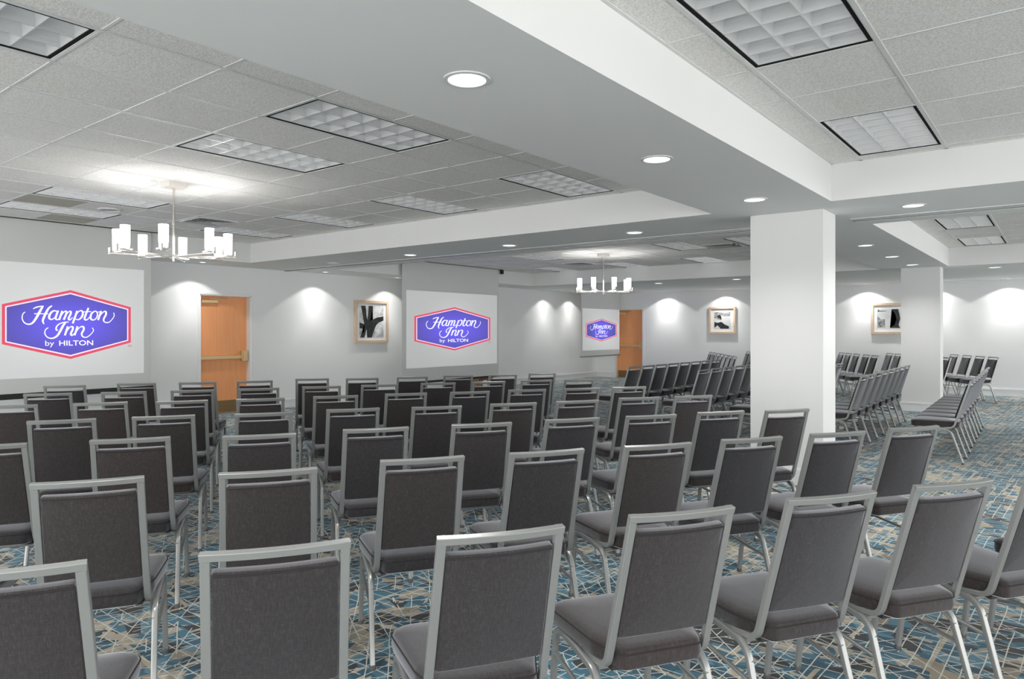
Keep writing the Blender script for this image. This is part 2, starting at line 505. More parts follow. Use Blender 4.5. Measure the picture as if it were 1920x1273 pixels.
# tray 4
UO4, VO4 = 12.78, 1.32
T(-4, -1, 1, 'back right tray light nearer the cross beam, upper of two', UO4, VO4)
T(0, -1, 1, 'back right tray light, lower and further of two', UO4, VO4)
vents = [(gl(5, U0), gl(6, U0), gl(8, V0), gl(9, V0), 'square air vent behind the near chandelier'),
         (gl(-3, UO3), gl(-2, UO3), gl(1, V0), gl(2, V0), 'dark square air vent in the back tray near the pillar'),
         (gl(-1, UO3), gl(0, UO3), gl(7, V0), gl(8, V0), 'dark air vent left of the far chandelier rod')]
holes = [t[:4] for t in trof] + [v[:4] for v in vents]
trays = [(XB, C10, BA1, SS, U0, V0), (XB, C10, YB, BA0, UO2, VO2), (C11, C20, BA1, SS, UO3, V0), (C11, C20, YB, BA0, UO4, VO4)]
tn = ['left tray of mineral ceiling tiles', 'right tray of mineral ceiling tiles overhead', 'back left tray of mineral ceiling tiles', 'back right tray of mineral ceiling tiles']
grid = bmesh.new()
for (x0, x1, y0, y1, uo, vo), nm in zip(trays, tn):
    cx = cuts(x0, x1, uo); cy = cuts(y0, y1, vo)
    bm = bmesh.new()
    for a, b in zip(cx, cx[1:]):
        for c, d in zip(cy, cy[1:]):
            mx, my = (a + b) / 2, (c + d) / 2
            if any(h[0] < mx < h[1] and h[2] < my < h[3] for h in holes): continue
            quad(bm, [(a, c, ZT), (b, c, ZT), (b, d, ZT), (a, d, ZT)])
    structure('ceiling', bm, M_TILE, nm)
    # inverted tee bars
    w = 0.012
    def inhole(mx, my): return any(h[0] + .02 < mx < h[1] - .02 and h[2] + .02 < my < h[3] - .02 for h in holes)
    for c in cy[1:-1]:
        for a, b in zip(cx, cx[1:]):
            if not inhole((a + b) / 2, c): box(grid, a, b, c - w, c + w, ZT - .004, ZT + .02)
    for a in cx[1:-1]:
        for c, d in zip(cy, cy[1:]):
            if not inhole(a, (c + d) / 2): box(grid, a - w * .6, a + w * .6, c, d, ZT - .003, ZT + .02)
    for c in (y0, y1): box(grid, x0, x1, min(c, c + (.02 if c == y0 else -.02)), max(c, c + (.02 if c == y0 else -.02)), ZT - .004, ZT + .01)
    for a in (x0, x1): box(grid, min(a, a + (.02 if a == x0 else -.02)), max(a, a + (.02 if a == x0 else -.02)), y0, y1, ZT - .004, ZT + .01)
structure('trim_4', grid, M_METALTRIM, 'white metal grid that holds the ceiling tiles')

# stained tile pieces
bm = bmesh.new()
quad(bm, [(gl(2, U0) + .02, gl(8, V0) + .02, ZT - .002), (gl(3, U0) - .02, gl(8, V0) + .02, ZT - .002), (gl(3, U0) - .02, gl(9, V0) - .02, ZT - .002), (gl(2, U0) + .02, gl(9, V0) - .02, ZT - .002)])
quad(bm, [(gl(3, U0) + .02, gl(10, V0) + .02, ZT - .002), (gl(4, U0) - .02, gl(10, V0) + .02, ZT - .002), (gl(4, U0) - .02, gl(11, V0) - .02, ZT - .002), (gl(3, U0) + .02, gl(11, V0) - .02, ZT - .002)])
structure('ceiling', bm, mat('yellowed_tile', (0.50, 0.49, 0.42), 0.95, spec=.1), 'two yellowed ceiling tiles beside the lights at the left')

def make_troffer(label, lit, loc):
    t = empty('ceiling_light', label, 'light', loc, group='fluorescent ceiling lights in the tile trays')
    L, W, H = 2 * G, G, 0.11
    e = 0.016; g = 0.020
    bm = bmesh.new()    # outer rim and the dark shadow gap inside it
    for (a, b, c, d) in ((0, L, 0, e), (0, L, W - e, W), (0, e, e, W - e), (L - e, L, e, W - e)):
        box(bm, a, b, c, d, -.002, .012)
    for (a, b, c, d) in ((e, L - e, e, e + g), (e, L - e, W - e - g, W - e), (e, e + g, e, W - e), (L - e - g, L - e, e, W - e)):
        box(bm, a, b, c, d, .001, H, 1)
    make('frame', bm, [M_METALTRIM, M_DARKGAP], parent=t)
    bm = bmesh.new()
    i0 = e + g
    box(bm, i0, L - i0, i0, W - i0, H - .01, H)
    make('diffuser', bm, M_DIFF_ON if lit else M_DIFF, parent=t)
    bm = bmesh.new()    # parabolic blades: thin at the bottom, wide at the top
    def blade(p0, p1, axis, bw, tw):
        (x0, y0), (x1, y1) = p0, p1
        n = 4
        for s in (-1, 1):
            for k in range(n):
                a0, a1 = k / n, (k + 1) / n
                w0 = bw / 2 + (tw - bw) / 2 * a0 ** 2; w1 = bw / 2 + (tw - bw) / 2 * a1 ** 2
                z0, z1 = .004 + a0 * (H - .016), .004 + a1 * (H - .016)
                if axis == 'x': quad(bm, [(x0, y0 + s * w0, z0), (x1, y0 + s * w0, z0), (x1, y0 + s * w1, z1), (x0, y0 + s * w1, z1)])
                else: quad(bm, [(x0 + s * w0, y0, z0), (x0 + s * w0, y1, z0), (x0 + s * w1, y1, z1), (x0 + s * w1, y0, z1)])
        if axis == 'x': quad(bm, [(x0, y0 - bw / 2, .004), (x1, y0 - bw / 2, .004), (x1, y0 + bw / 2, .004), (x0, y0 + bw / 2, .004)])
        else: quad(bm, [(x0 - bw / 2, y0, .004), (x0 + bw / 2, y0, .004), (x0 + bw / 2, y1, .004), (x0 - bw / 2, y1, .004)])
    nx, ny = 7, 3
    for i in range(nx + 1):
        x = i0 + (L - 2 * i0) * i / nx
        blade((x, i0), (x, W - i0), 'y', .006, .05)
    for j in range(ny + 1):
        y = i0 + (W - 2 * i0) * j / ny
        blade((i0, y), (L - i0, y), 'x', .006, .05)
    make('louver', bm, M_LOUVER, parent=t)
    return t
def copy_tree(o, parent=None):
    c = o.copy(); COL.objects.link(c)
    if parent is not None: c.parent = parent
    for ch in list(o.children): copy_tree(ch, c)
    return c
protoT = {}
for x0, x1, y0, y1, lit, lab in trof:
    if lit not in protoT: protoT[lit] = make_troffer(lab, lit, (x0, y0, ZT))
    else:
        c = copy_tree(protoT[lit]); c.location = (x0, y0, ZT); c['label'] = lab

for x0, x1, y0, y1, lab in vents:
    t = empty('air_vent', lab, 'air vent', ((x0 + x1) / 2, (y0 + y1) / 2, ZT), group='square ceiling vents')
    a = G / 2
    bm = bmesh.new()
    for (p, q, r, s) in ((-a, a, -a, -a + .03), (-a, a, a - .03, a), (-a, -a + .03, -a, a), (a - .03, a, -a, a)): box(bm, p, q, r, s, -.006, .01)
    make('frame', bm, M_METALTRIM, parent=t)
    for k in range(4):
        b = bmesh.new(); r0 = a - .045 - .062 * k; r1 = r0 - .045
        lo, hi = [(x, y, -.014) for x, y in ((-r0, -r0), (r0, -r0), (r0, r0), (-r0, r0))], [(x, y, .022) for x, y in ((-r1, -r1), (r1, -r1), (r1, r1), (-r1, r1))]
        loft(b, [lo, hi], False, False)
        make('slat', b, M_VENT, parent=t)
    b = bmesh.new(); box(b, -a + .01, a - .01, -a + .01, a - .01, .05, .06)
    make('backing', b, M_DARKGAP, parent=t)
# round ceiling speaker
t = empty('ceiling_speaker', 'round white loudspeaker grille in a ceiling tile left of the chandelier', 'speaker', (3.55, 8.78, ZT))
b = bmesh.new(); lathe(b, [(.125, 0), (.125, -.008), (.105, -.012), (.10, -.004)], 32); make('rim', b, M_METALTRIM, parent=t, smooth=True)
b = bmesh.new(); lathe(b, [(.10, -.003), (.10, -.006), (.02, -.010)], 32); make('grille', b, M_VENT, parent=t, smooth=True)

# ------------------------------------------------------------------ downlights
def shape_beam(ld, power, top):
    '''reflector optics: the lamp throws less sideways than downwards'''
    ld.use_nodes = True
    t = ld.node_tree; n = t.nodes; l = t.links
    em = n.get('Emission') or n.new('ShaderNodeEmission')
    tc = n.new('ShaderNodeTexCoord'); sp = n.new('ShaderNodeSeparateXYZ'); l.new(tc.outputs['Normal'], sp.inputs[0])
    def m(op, a, b=None):
        k = n.new('ShaderNodeMath'); k.operation = op
        for i, v in enumerate((a, b)):
            if v is None: continue
            if isinstance(v, (int, float)): k.inputs[i].default_value = v
            else: l.new(v, k.inputs[i])
        return k.outputs[0]
    zz = m('MULTIPLY', sp.outputs[2], sp.outputs[2])
    sn = m('SQRT', m('MAXIMUM', m('SUBTRACT', 1.0, zz), 1e-4))
    l.new(m('MINIMUM', m('DIVIDE', 1.0, m('POWER', sn, power)), top), em.inputs['Strength'])
def make_down(lab, loc, r=.085, lit=True, name='recessed_downlight', watts=None, cone=124, blend=.9, group='round recessed downlights'):
    t = empty(name, lab, 'light', loc, group=group)
    b = bmesh.new(); lathe(b, [(r + .018, 0), (r + .018, -.005), (r, -.007), (r - .004, -.001)], 32, cap=False); make('trim_ring', b, M_METALTRIM, parent=t, smooth=True)
    b = bmesh.new(); lathe(b, [(r, -.001), (r, -.003)], 32); make('lens', b, M_LENS if lit else M_LENS_DIM, parent=t)
    if watts:
        ld = bpy.data.lights.new('bulb', 'SPOT'); ld.energy = watts; ld.spot_size = R(cone); ld.spot_blend = blend; ld.shadow_soft_size = .04
        ld.color = (1.0, 0.975, 0.94)
        if name == 'wall_washer': shape_beam(ld, 1.8, 5.0)
        else: shape_beam(ld, 1.0, 2.0)
        lo = bpy.data.objects.new('bulb', ld); COL.objects.link(lo); lo.parent = t; lo.location = (0, 0, -.02)
    return t
dl = [(2.29, 2.05, 'large downlight at the top centre, nearest in the plaster beam'),
      (4.11, 2.05, 'second downlight along the plaster beam'),
      (5.89, 2.04, 'third downlight in the beam, just left of the near pillar'),
      (7.05, 3.79, 'cross beam downlight left of the near pillar top'),
      (7.12, 5.64, 'cross beam downlight above the far chandelier side of the middle screen'),
      (7.13, 7.49, 'cross beam downlight above the upper left of the middle screen'),
      (7.03, 1.04, 'cross beam downlight right of the near pillar'),
      (9.97, 2.02, 'back beam downlight, first one right of the near pillar'),
      (11.74, 2.02, 'back beam downlight, second one right of the near pillar'),
      (13.4, 2.0, 'back beam downlight just above the far pillar'),
      (14.85, .95, 'small downlight right of the far pillar top'),
      (15.05, 7.46, 'small far downlight right of the far chandelier shades'),
      (14.9, 5.55, 'small far downlight close to the left side of the near pillar'),
      (.45, 2.05, None), (7.05, -1.0, None), (7.05, -3.2, None)]
for x, y, lab in dl:
    make_down(lab or 'downlight beyond the edge of the view in the cross beam', (x, y, ZS), watts=DOWN_W)
make_down('unlit downlight in the cross beam above the tree picture', (7.2, 9.36, ZS), lit=False)
ws = [(5.83, 10.93, 'wall washer above the left orange door'), (8.24, 10.95, 'wall washer left of the tree picture'),
      (10.05, 10.95, 'wall washer at the left edge of the middle screen'), (15.8, 10.95, 'left one of the two wall washers right of the middle screen'),
      (17.07, 10.97, 'right one of the two wall washers beside the far screen'), (2.6, 10.95, 'wall washer behind the left screen'), (12.9, 10.95, 'wall washer behind the middle screen edge')]
for x, y, lab in ws:
    make_down(lab, (x, y, ZS), r=.055, name='wall_washer', watts=WASH_W, cone=112, blend=.12, group='small wall washers in the soffits')
for y, lab in ((8.93, 'wall washer right of the far orange door'), (7.22, 'wall washer above the square picture left of the near pillar'),
               (5.45, 'wall washer on the far wall hidden behind the near pillar'), (3.72, 'wall washer above the picture between the pillars'),
               (2.35, 'wall washer on the far wall behind the far pillar'), (.93, 'wall washer on the far wall at the right edge'), (-.9, 'wall washer on the far wall beyond the right edge')):
    make_down(lab, (XF - .30, y, ZS), r=.055, name='wall_washer', watts=WASH_W * 1.4, cone=122, blend=.12, group='small wall washers in the soffits')

# ------------------------------------------------------------------ chandeliers
def make_chandelier(lab, loc):
    t = empty('chandelier', lab, 'chandelier', loc, group='eight light chandeliers')
    b = bmesh.new(); box(b, -.085, .085, -.085, .085, -.055, 0); make('canopy', b, M_CANOPY, parent=t, bevel=.003)
    zb = 2.175 - ZT
    b = bmesh.new(); lathe(b, [(.011, -.05), (.011, zb - .06)], 12); lathe(b, [(.017, -.40), (.017, -.36)], 12); make('rod', b, M_NICKEL, parent=t, smooth=True)
    b = bmesh.new(); box(b, -.03, .03, -.03, .03, zb - .055, zb - .02); lathe(b, [(.014, zb - .055), (.010, zb - .085)], 12); make('hub', b, M_NICKEL, parent=t)
    for k, a in enumerate((6, 54, 99, 147, 189, 234, 282, 330)):
        ca, sa = math.cos(R(a)), math.sin(R(a))
        r0 = .48
        b = bmesh.new()
        sweep(b, [(0, 0, zb - .035), (ca * (r0 + .07), sa * (r0 + .07), zb - .028)], rrect(.022, .012, .002, 1), side=Vector((-sa, ca, 0)))
        arm = make('arm', b, M_NICKEL, parent=t)
        b = bmesh.new(); box(b, -.008, .008, -.008, .008, -.01, .055)
        make('pin', b, M_NICKEL, parent=arm, loc=(ca * (r0 + .07), sa * (r0 + .07), zb - .028))
        cx, cy = ca * r0, sa * r0
        b = bmesh.new(); box(b, cx - .045, cx + .045, cy - .045, cy + .045, zb - .022, zb - .012); lathe(b, [(.02, zb - .012), (.02, zb + .01)], 12, cx, cy)
        make('socket_plate', b, M_NICKEL, parent=t)
        b = bmesh.new(); lathe(b, [(.036, zb), (.040, zb + .05), (.041, zb + .20), (.038, zb + .20), (.037, zb + .05), (.033, zb + .006)], 20, cx, cy, cap=False)
        make('shade', b, M_GLASS, parent=t, smooth=True)
        ld = bpy.data.lights.new('bulb', 'SPOT'); ld.energy = CH_W; ld.spot_size = R(62); ld.spot_blend = .15; ld.shadow_soft_size = .02
        lo = bpy.data.objects.new('bulb', ld); COL.objects.link(lo); lo.parent = t; lo.location = (cx, cy, zb + .19); lo.rotation_euler = (PI, 0, 0)
    return t
make_chandelier('near chandelier hanging in front of the left projection screen', (3.28, 6.69, ZT))
make_chandelier('far chandelier hanging in the back tray left of the near pillar', (11.25, 6.69, ZT))

# ------------------------------------------------------------------ doors
def door(name, label, width, height, to_world, hinge_left=True):
    """built in local space: x along the wall, y into the wall, z up; leaf recessed"""
    rec = .12
    bm = bmesh.new(); box(bm, .02, width - .02, rec, rec + .045, .008, height - .02)
    o = structure(name, bm, M_DOOR, label)
    b = bmesh.new()
    for (x0, x1, z0, z1) in ((0, .02, 0, height), (width - .02, width, 0, height), (0, width, height - .02, height)):
        box(b, x0, x1, 0, rec + .06, z0, z1)
    for (x0, x1, z0, z1) in ((-.045, 0, 0, height + .045), (width, width + .045, 0, height + .045), (0, width, height, height + .045)):
        box(b, x0, x1, -.012, 0, z0, z1)
    make('door_frame', b, M_TRIM, parent=o)
    b = bmesh.new(); box(b, .05, width - .05, rec - .004, rec, .015, .215); make('kick_plate', b, M_KICK, parent=o)
    b = bmesh.new(); box(b, .03, width - .06, rec - .06, rec - .02, .93, .995); box(b, .03, .07, rec - .02, rec, .935, .99); make('push_bar', b, M_BRASS, parent=o, bevel=.006)
    b = bmesh.new(); box(b, width - .13, width - .035, rec - .085, rec, .885, 1.075); lathe(b, [(.012, .88), (.012, 1.08)], 8, width - .14, rec - .07); make('latch_case', b, M_BRASS, parent=o, bevel=.008)
    b = bmesh.new(); box(b, .07, .36, rec - .05, rec, height - .14, height - .085); make('door_closer', b, M_BRASS, parent=o, bevel=.004)
    b = bmesh.new(); sweep(b, [(.22, rec - .03, height - .07), (.50, rec - .10, height - .06), (.30, rec - .01, height - .04)], rrect(.018, .01, .002, 1), side=Vector((0, 0, 1)))
    make('closer_arm', b, M_BRASS, parent=o)
    b = bmesh.new(); box(b, 0, width, .0, rec + .2, 0, .006); make('threshold', b, M_TRACK, parent=o)
    o.matrix_world = to_world
    return o
door('door_1', 'orange wooden door with brass push bar beside the left screen', D1[1] - D1[0], D1[2], Matrix.Translation((D1[0], YW, 0)))
door('door_2', 'orange wooden door half behind the far screen', D2[1] - D2[0], D2[2], Matrix.Translation((XF, D2[1], 0)) @ Matrix.Rotation(R(-90), 4, 'Z'))

# ------------------------------------------------------------------ projection screens
HAMP = {'H1': ([(-0.675, 0.345), (-0.708, 0.286), (-0.718, 0.16), (-0.686, 0.044), (-0.625, 0.002), (-0.567, 0.046), (-0.516, 0.182), (-0.476, 0.321), (-0.435, 0.462), (-0.413, 0.51)], (.008, .008, .009, .010, .013, .017, .021, .023, .018, .008)),
 'H2': ([(-0.562, 0.435), (-0.516, 0.481), (-0.465, 0.505), (-0.409, 0.516)], (.007, .012, .011, .010)),
 'H3': ([(-0.282, 0.536), (-0.332, 0.464), (-0.374, 0.325), (-0.407, 0.187), (-0.42, 0.097), (-0.403, 0.009)], (.010, .017, .021, .021, .017, .009)),
 'H4': ([(-0.546, 0.299), (-0.342, 0.301)], (.008, .008)),
 'a1': ([(-0.205, 0.365), (-0.245, 0.393), (-0.285, 0.36), (-0.32, 0.268), (-0.324, 0.177), (-0.290, 0.142), (-0.247, 0.19), (-0.205, 0.30)], (.009, .012, .017, .020, .019, .012, .008, .008)),
 'a2': ([(-0.191, 0.4), (-0.22, 0.251), (-0.229, 0.169), (-0.201, 0.139), (-0.172, 0.175)], (.018, .018, .017, .012, .007)),
 'm1': ([(-0.128, 0.393), (-0.175, 0.132)], (.018, .018)),
 'm2': ([(-0.160, 0.221), (-0.101, 0.364), (-0.064, 0.378), (-0.068, 0.303), (-0.106, 0.136)], (.007, .009, .016, .018, .018)),
 'm3': ([(-0.092, 0.224), (-0.031, 0.366), (0.004, 0.378), (0.0, 0.305), (-0.031, 0.174), (-0.009, 0.138), (0.034, 0.207)], (.007, .009, .016, .018, .018, .012, .007)),
 'p1': ([(0.105, 0.402), (0.034, 0.033)], (.018, .018)),
 'p2': ([(0.080, 0.29), (0.149, 0.407), (0.191, 0.374), (0.184, 0.251), (0.132, 0.150), (0.077, 0.16)], (.007, .010, .018, .019, .012, .008)),
 't1': ([(0.284, 0.495), (0.224, 0.211), (0.235, 0.142), (0.273, 0.16), (0.312, 0.243)], (.018, .018, .015, .010, .007)),
 't2': ([(0.199, 0.374), (0.329, 0.389)], (.008, .008)),
 'o1': ([(0.392, 0.407), (0.336, 0.336), (0.318, 0.213), (0.344, 0.142), (0.397, 0.167), (0.431, 0.277), (0.42, 0.38), (0.392, 0.407)], (.010, .016, .019, .014, .010, .013, .012, .010)),
 'o2': ([(0.42, 0.367), (0.475, 0.392)], (.007, .007)),
 'n1': ([(0.492, 0.411), (0.441, 0.138)], (.018, .018)),
 'n2': ([(0.456, 0.236), (0.527, 0.381), (0.569, 0.393), (0.570, 0.303), (0.533, 0.165), (0.548, 0.085), (0.614, 0.069), (0.675, 0.165), (0.71, 0.275), (0.701, 0.369)], (.007, .010, .017, .019, .016, .011, .009, .008, .008, .008)),
 'I1': ([(-0.337, -0.09), (-0.379, -0.149), (-0.39, -0.257), (-0.353, -0.363), (-0.28, -0.396), (-0.207, -0.327), (-0.159, -0.189), (-0.116, -0.037), (-0.075, 0.065)], (.008, .009, .010, .010, .013, .018, .022, .021, .012)),
 'I2': ([(-0.200, -0.174), (-0.222, -0.132), (-0.209, -0.044), (-0.162, 0.026), (-0.101, 0.059), (-0.027, 0.077)], (.016, .015, .012, .010, .012, .007)),
 'i1': ([(-0.042, -0.053), (-0.088, -0.314)], (.018, .018)),
 'i2': ([(-0.073, -0.23), (-0.009, -0.078), (0.032, -0.068), (0.034, -0.138), (0.004, -0.269), (0.022, -0.314), (0.061, -0.26)], (.007, .009, .017, .018, .018, .013, .007)),
 'i3': ([(0.11, -0.051), (0.063, -0.314)], (.018, .018)),
 'i4': ([(0.078, -0.23), (0.146, -0.080), (0.200, -0.064), (0.208, -0.149), (0.176, -0.262), (0.191, -0.350), (0.248, -0.375), (0.315, -0.297), (0.366, -0.174), (0.345, -0.09)], (.007, .009, .017, .019, .017, .012, .010, .008, .008, .008))}
def spline(p, w, n=6):
    out = []
    q = [p[0]] + list(p) + [p[-1]]; ww = [w[0]] + list(w) + [w[-1]]
    for i in range(1, len(q) - 2):
        for k in range(n):
            t = k / n
            def cr(a, b, c, d): return .5 * (2 * b + (c - a) * t + (2 * a - 5 * b + 4 * c - d) * t * t + (3 * b - a - 3 * c + d) * t ** 3)
            out.append((cr(q[i - 1][0], q[i][0], q[i + 1][0], q[i + 2][0]), cr(q[i - 1][1], q[i][1], q[i + 1][1], q[i + 2][1]), ww[i] * (1 - t) + ww[i + 1] * t))
    out.append((*p[-1], w[-1]))
    return out
ASP = .765 / .455
def lettering(hw, hh, y):
    """script lettering as flat ink; normalised logo units scaled to this screen"""
    bm = bmesh.new()
    for pts, ws_ in HAMP.values():
        sp = spline(pts, ws_)
        # work in undistorted logo space (x unit .765, z unit .455), then fit to the screen
        P = [Vector((a * .765, b * .455)) for a, b, _ in sp]
        L, Rr = [], []
        for i, p in enumerate(P):
            d = (P[min(i + 1, len(P) - 1)] - P[max(i - 1, 0)]).normalized(); n = Vector((-d.y, d.x))
            w = sp[i][2] * .765 * .84
            for lst, s in ((L, 1), (Rr, -1)):
                q = p + n * w * s
                lst.append(bm.verts.new((q.x / .765 * hw, y, q.y / .455 * hh)))
        for i in range(len(P) - 1):
            bm.faces.new((L[i], L[i + 1], Rr[i + 1], Rr[i]))
    return bm
def text_mesh(body, width, height, loc, parent, m, name, bold=0.0):
    cu = bpy.data.curves.new(name, 'FONT'); cu.body = body; cu.size = 1.0; cu.offset = bold; cu.resolution_u = 3
    to = bpy.data.objects.new(name, cu); COL.objects.link(to)
    dg = bpy.context.evaluated_depsgraph_get()
    me = bpy.data.meshes.new_from_object(to.evaluated_get(dg))
    bpy.data.objects.remove(to)
    xs = [v.co.x for v in me.vertices]; ys = [v.co.y for v in me.vertices]
    cap = 0.70
    for v in me.vertices:
        v.co = Vector(((v.co.x - min(xs)) / (max(xs) - min(xs)) * width, 0, v.co.y / cap * height))
    me.materials.clear(); me.materials.append(m)
    o = bpy.data.objects.new(name, me); COL.objects.link(o); o.parent = parent; o.location = loc
    return o
YS = 10.35
def screen(label, x0, x1, zbot, ix0, ix1, iz0, iz1, hx0, hx1, hz0, hz1, bar, bar_r, zimg_extra=0.0, tm=M_RED, fade=1.0):
    """fabric hangs from a slot in the tile ceiling"""
    cx = (x0 + x1) / 2
    t = empty('projection_screen', label, 'projection screen', (cx, YS, 0), group='hanging projection screens')
    bm = bmesh.new(); box(bm, x0 - cx, x1 - cx, 0, .004, zbot, ZT + .02); make('fabric', bm, M_SCREEN, parent=t)
    bm = bmesh.new(); box(bm, x0 - cx - .1, x1 - cx + .1, -.03, -.008, ZT - .010, ZT + .0); make('ceiling_slot', bm, M_BLACK, parent=t)
    bm = bmesh.new(); sweep(bm, [(x0 - cx - .04, 0, bar), (x1 - cx + .04, 0, bar)], rrect(.03, bar_r * 2, .006, 2), side=Vector((0, 1, 0)))
    make('bottom_bar', bm, M_BLACK if bar_r > .02 else M_TRACK, parent=t)
    icx, icz = (hx0 + hx1) / 2, (hz0 + hz1) / 2
    bm = bmesh.new(); box(bm, ix0 - icx, ix1 - icx, -.002, 0, iz0 - icz, iz1 - icz)
    pic = make('picture', bm, M_IMAGE, parent=t, loc=(icx - cx, 0, icz))
    pic['label'] = 'white projected picture with a red and blue six-sided sign'
    hw, hh = (hx1 - hx0) / 2, (hz1 - hz0) / 2
    def hexa(a, s, t_):
        return [(-a * hw, s * hh), (0, t_ * hh), (a * hw, s * hh), (a * hw, -s * hh), (0, -t_ * hh), (-a * hw, -s * hh)]
    bands = [(M_RED, (1.0, .545, 1.0), (.955, .49, .925), -.0035), (M_PINKWHITE, (.955, .49, .925), (.935, .465, .885), -.0035)]
    for nm, (m_, o_, i_, yy) in zip(('red_border', 'pale_border'), bands):
        bm = bmesh.new(); A, B = hexa(*o_), hexa(*i_)
        for k in range(6):
            quad(bm, [(A[k][0], yy, A[k][1]), (A[(k + 1) % 6][0], yy, A[(k + 1) % 6][1]), (B[(k + 1) % 6][0], yy, B[(k + 1) % 6][1]), (B[k][0], yy, B[k][1])])
        make(nm, bm, m_, parent=pic)
    bm = bmesh.new(); A = hexa(.935, .465, .885); bm.faces.new([bm.verts.new((a, -.0035, b)) for a, b in A])
    make('blue_field', bm, m_blue('projected_blue', .455 / hh * .56 * (.765 / hw)), parent=pic)
    make('script_lettering', lettering(hw, hh, -.0045), M_WHITE_INK, parent=pic)
    ch = .145 * hh
    text_mesh('by', .135 * hw, ch * 1.02, (-.385 * hw, -.0045, -.605 * hh), pic, M_WHITE_INK, 'small_lettering', 0.0)
    text_mesh('HILTON', .535 * hw, ch, (-.175 * hw, -.0045, -.607 * hh), pic, M_WHITE_INK, 'small_lettering', .012)
    text_mesh('TM', .065 * hw, .07 * hh, (.945 * hw, -.0045, -.69 * hh), pic, tm, 'trademark_lettering')
    return t
screen('left projection screen, cut by the photo edge, behind the near chandelier', 1.71, 4.744, .60, 1.84, 4.645, .822, 2.29, 2.935, 4.465, 1.051, 1.962, .60, .035)
screen('middle projection screen hanging beyond the first cross beam', 9.63, 12.66, .36, 9.745, 12.605, .66, 2.235, 9.965, 12.36, .992, 1.926, .365, .022, tm=M_TRACK)
screen('small far projection screen in front of the far orange door', 16.235, 18.325, .70, 16.29, 18.315, .868, 2.03, 16.451, 18.152, 1.11, 1.755, .70, .019)
b = bmesh.new(); box(b, -.035, .035, -.03, .03, -.10, 0); o = make('screen_bracket', b, M_BLACK, loc=(12.80, YS + .01, ZT), bevel=.006)
o['label'] = 'small black bracket under the ceiling at the middle screen right end'; o['category'] = 'bracket'

# ------------------------------------------------------------------ wooden stand behind the middle screen
t = empty('wooden_stand', 'low wooden stand half hidden behind the bottom of the middle screen', 'stand', (12.45, 10.8, 0))
b = bmesh.new(); box(b, -.30, -.20, -.2, -.1, 0, .80); make('leg', b, M_TANWOOD, parent=t)
b = bmesh.new(); box(b, .22, .32, -.2, -.1, 0, .80); make('leg', b, M_TANWOOD, parent=t)
b = bmesh.new(); box(b, -.30, -.20, .12, .22, 0, .80); make('leg', b, M_TANWOOD, parent=t)
b = bmesh.new(); box(b, .22, .32, .12, .22, 0, .80); make('leg', b, M_TANWOOD, parent=t)
b = bmesh.new(); box(b, -.20, .32, -.18, -.16, .26, .80); make('front_panel', b, M_REDWOOD, parent=t)
b = bmesh.new(); box(b, -.34, .36, -.24, .26, .80, .83); make('top', b, M_REDWOOD, parent=t)

# ------------------------------------------------------------------ framed pictures
def m_art(name, dark, lite, scale, lo, hi):
    m = mat(name, lite, 0.5); nt = NT(m); v = obj_coord(nt)
    n = nt.noise(v, scale, 4, .6)
    nt.link(nt.ramp(n, [(lo, dark), (hi, lite)]), nt.b.inputs['Base Color']); return m
A_SKY = m_art('grey_sky_print', (0.32, 0.33, 0.35), (0.80, 0.81, 0.83), 4.5, .35, .58)
A_DARK = m_art('dark_trunk_print', (0.008, 0.009, 0.010), (0.045, 0.048, 0.05), 22, .4, .7)
A_PALE = m_art('pale_print', (0.55, 0.56, 0.57), (0.68, 0.69, 0.69), 3, .4, .6)
A_MID = m_art('mid_grey_print', (0.10, 0.10, 0.105), (0.42, 0.42, 0.43), 16, .35, .65)
def picture(label, w, h, to_world, mount, art_m, shapes):
    """local: x to the right, y into the wall, z up, centre at origin"""
    t = empty('framed_picture', label, 'picture', group='framed black and white pictures')
    f = .055
    b = bmesh.new()
    for (x0, x1, z0, z1) in ((-w / 2, w / 2, h / 2 - f, h / 2), (-w / 2, w / 2, -h / 2, -h / 2 + f), (-w / 2, -w / 2 + f, -h / 2 + f, h / 2 - f), (w / 2 - f, w / 2, -h / 2 + f, h / 2 - f)):
        box(b, x0, x1, -.05, 0, z0, z1)
    make('frame', b, M_FRAMEWOOD, parent=t, bevel=.003)
    b = bmesh.new(); box(b, -w / 2 + f, w / 2 - f, -.022, -.001, -h / 2 + f, h / 2 - f); make('mount', b, M_MAT, parent=t)
    aw, ah = w / 2 - f - mount[0], h / 2 - f - mount[1]
    b = bmesh.new(); box(b, -aw, aw, -.024, -.022, -ah, ah); art = make('print', b, art_m, parent=t)
    for k, (m_, pts) in enumerate(shapes):
        b = bmesh.new()
        vs = [b.verts.new((x * aw, -.0245 - .0003 * k, z * ah)) for x, z in pts]
        fc = b.faces.new(vs); bmesh.ops.triangulate(b, faces=[fc])
        make('print_shape', b, m_, parent=art)
    t.matrix_world = to_world
    return t
picture('tall framed photograph of dark tree trunks left of the middle screen', .89, .875, Matrix.Translation((9.66, YW, 1.605)), (.07, .055), A_SKY,
        [(A_DARK, [(-.88, 1), (-.5, 1), (-.42, .3), (-.35, .12), (-.25, 1.0), (.1, 1), (-.02, .35), (-.12, .05), (.1, .15), (.5, .28), (1, .35), (1, .08), (.6, -.05), (.38, -.22), (.2, -.55), (.02, -1), (-.38, -1), (-.40, -.55), (-.6, -.2), (-.72, .3)]),
         (A_DARK, [(-1, -.05), (-.62, -.15), (-.42, -.45), (-.6, -1), (-.95, -1), (-.85, -.75), (-.6, -.62), (-.75, -.45), (-1, -.4)])])
RW = Matrix.Rotation(R(-90), 4, 'Z')
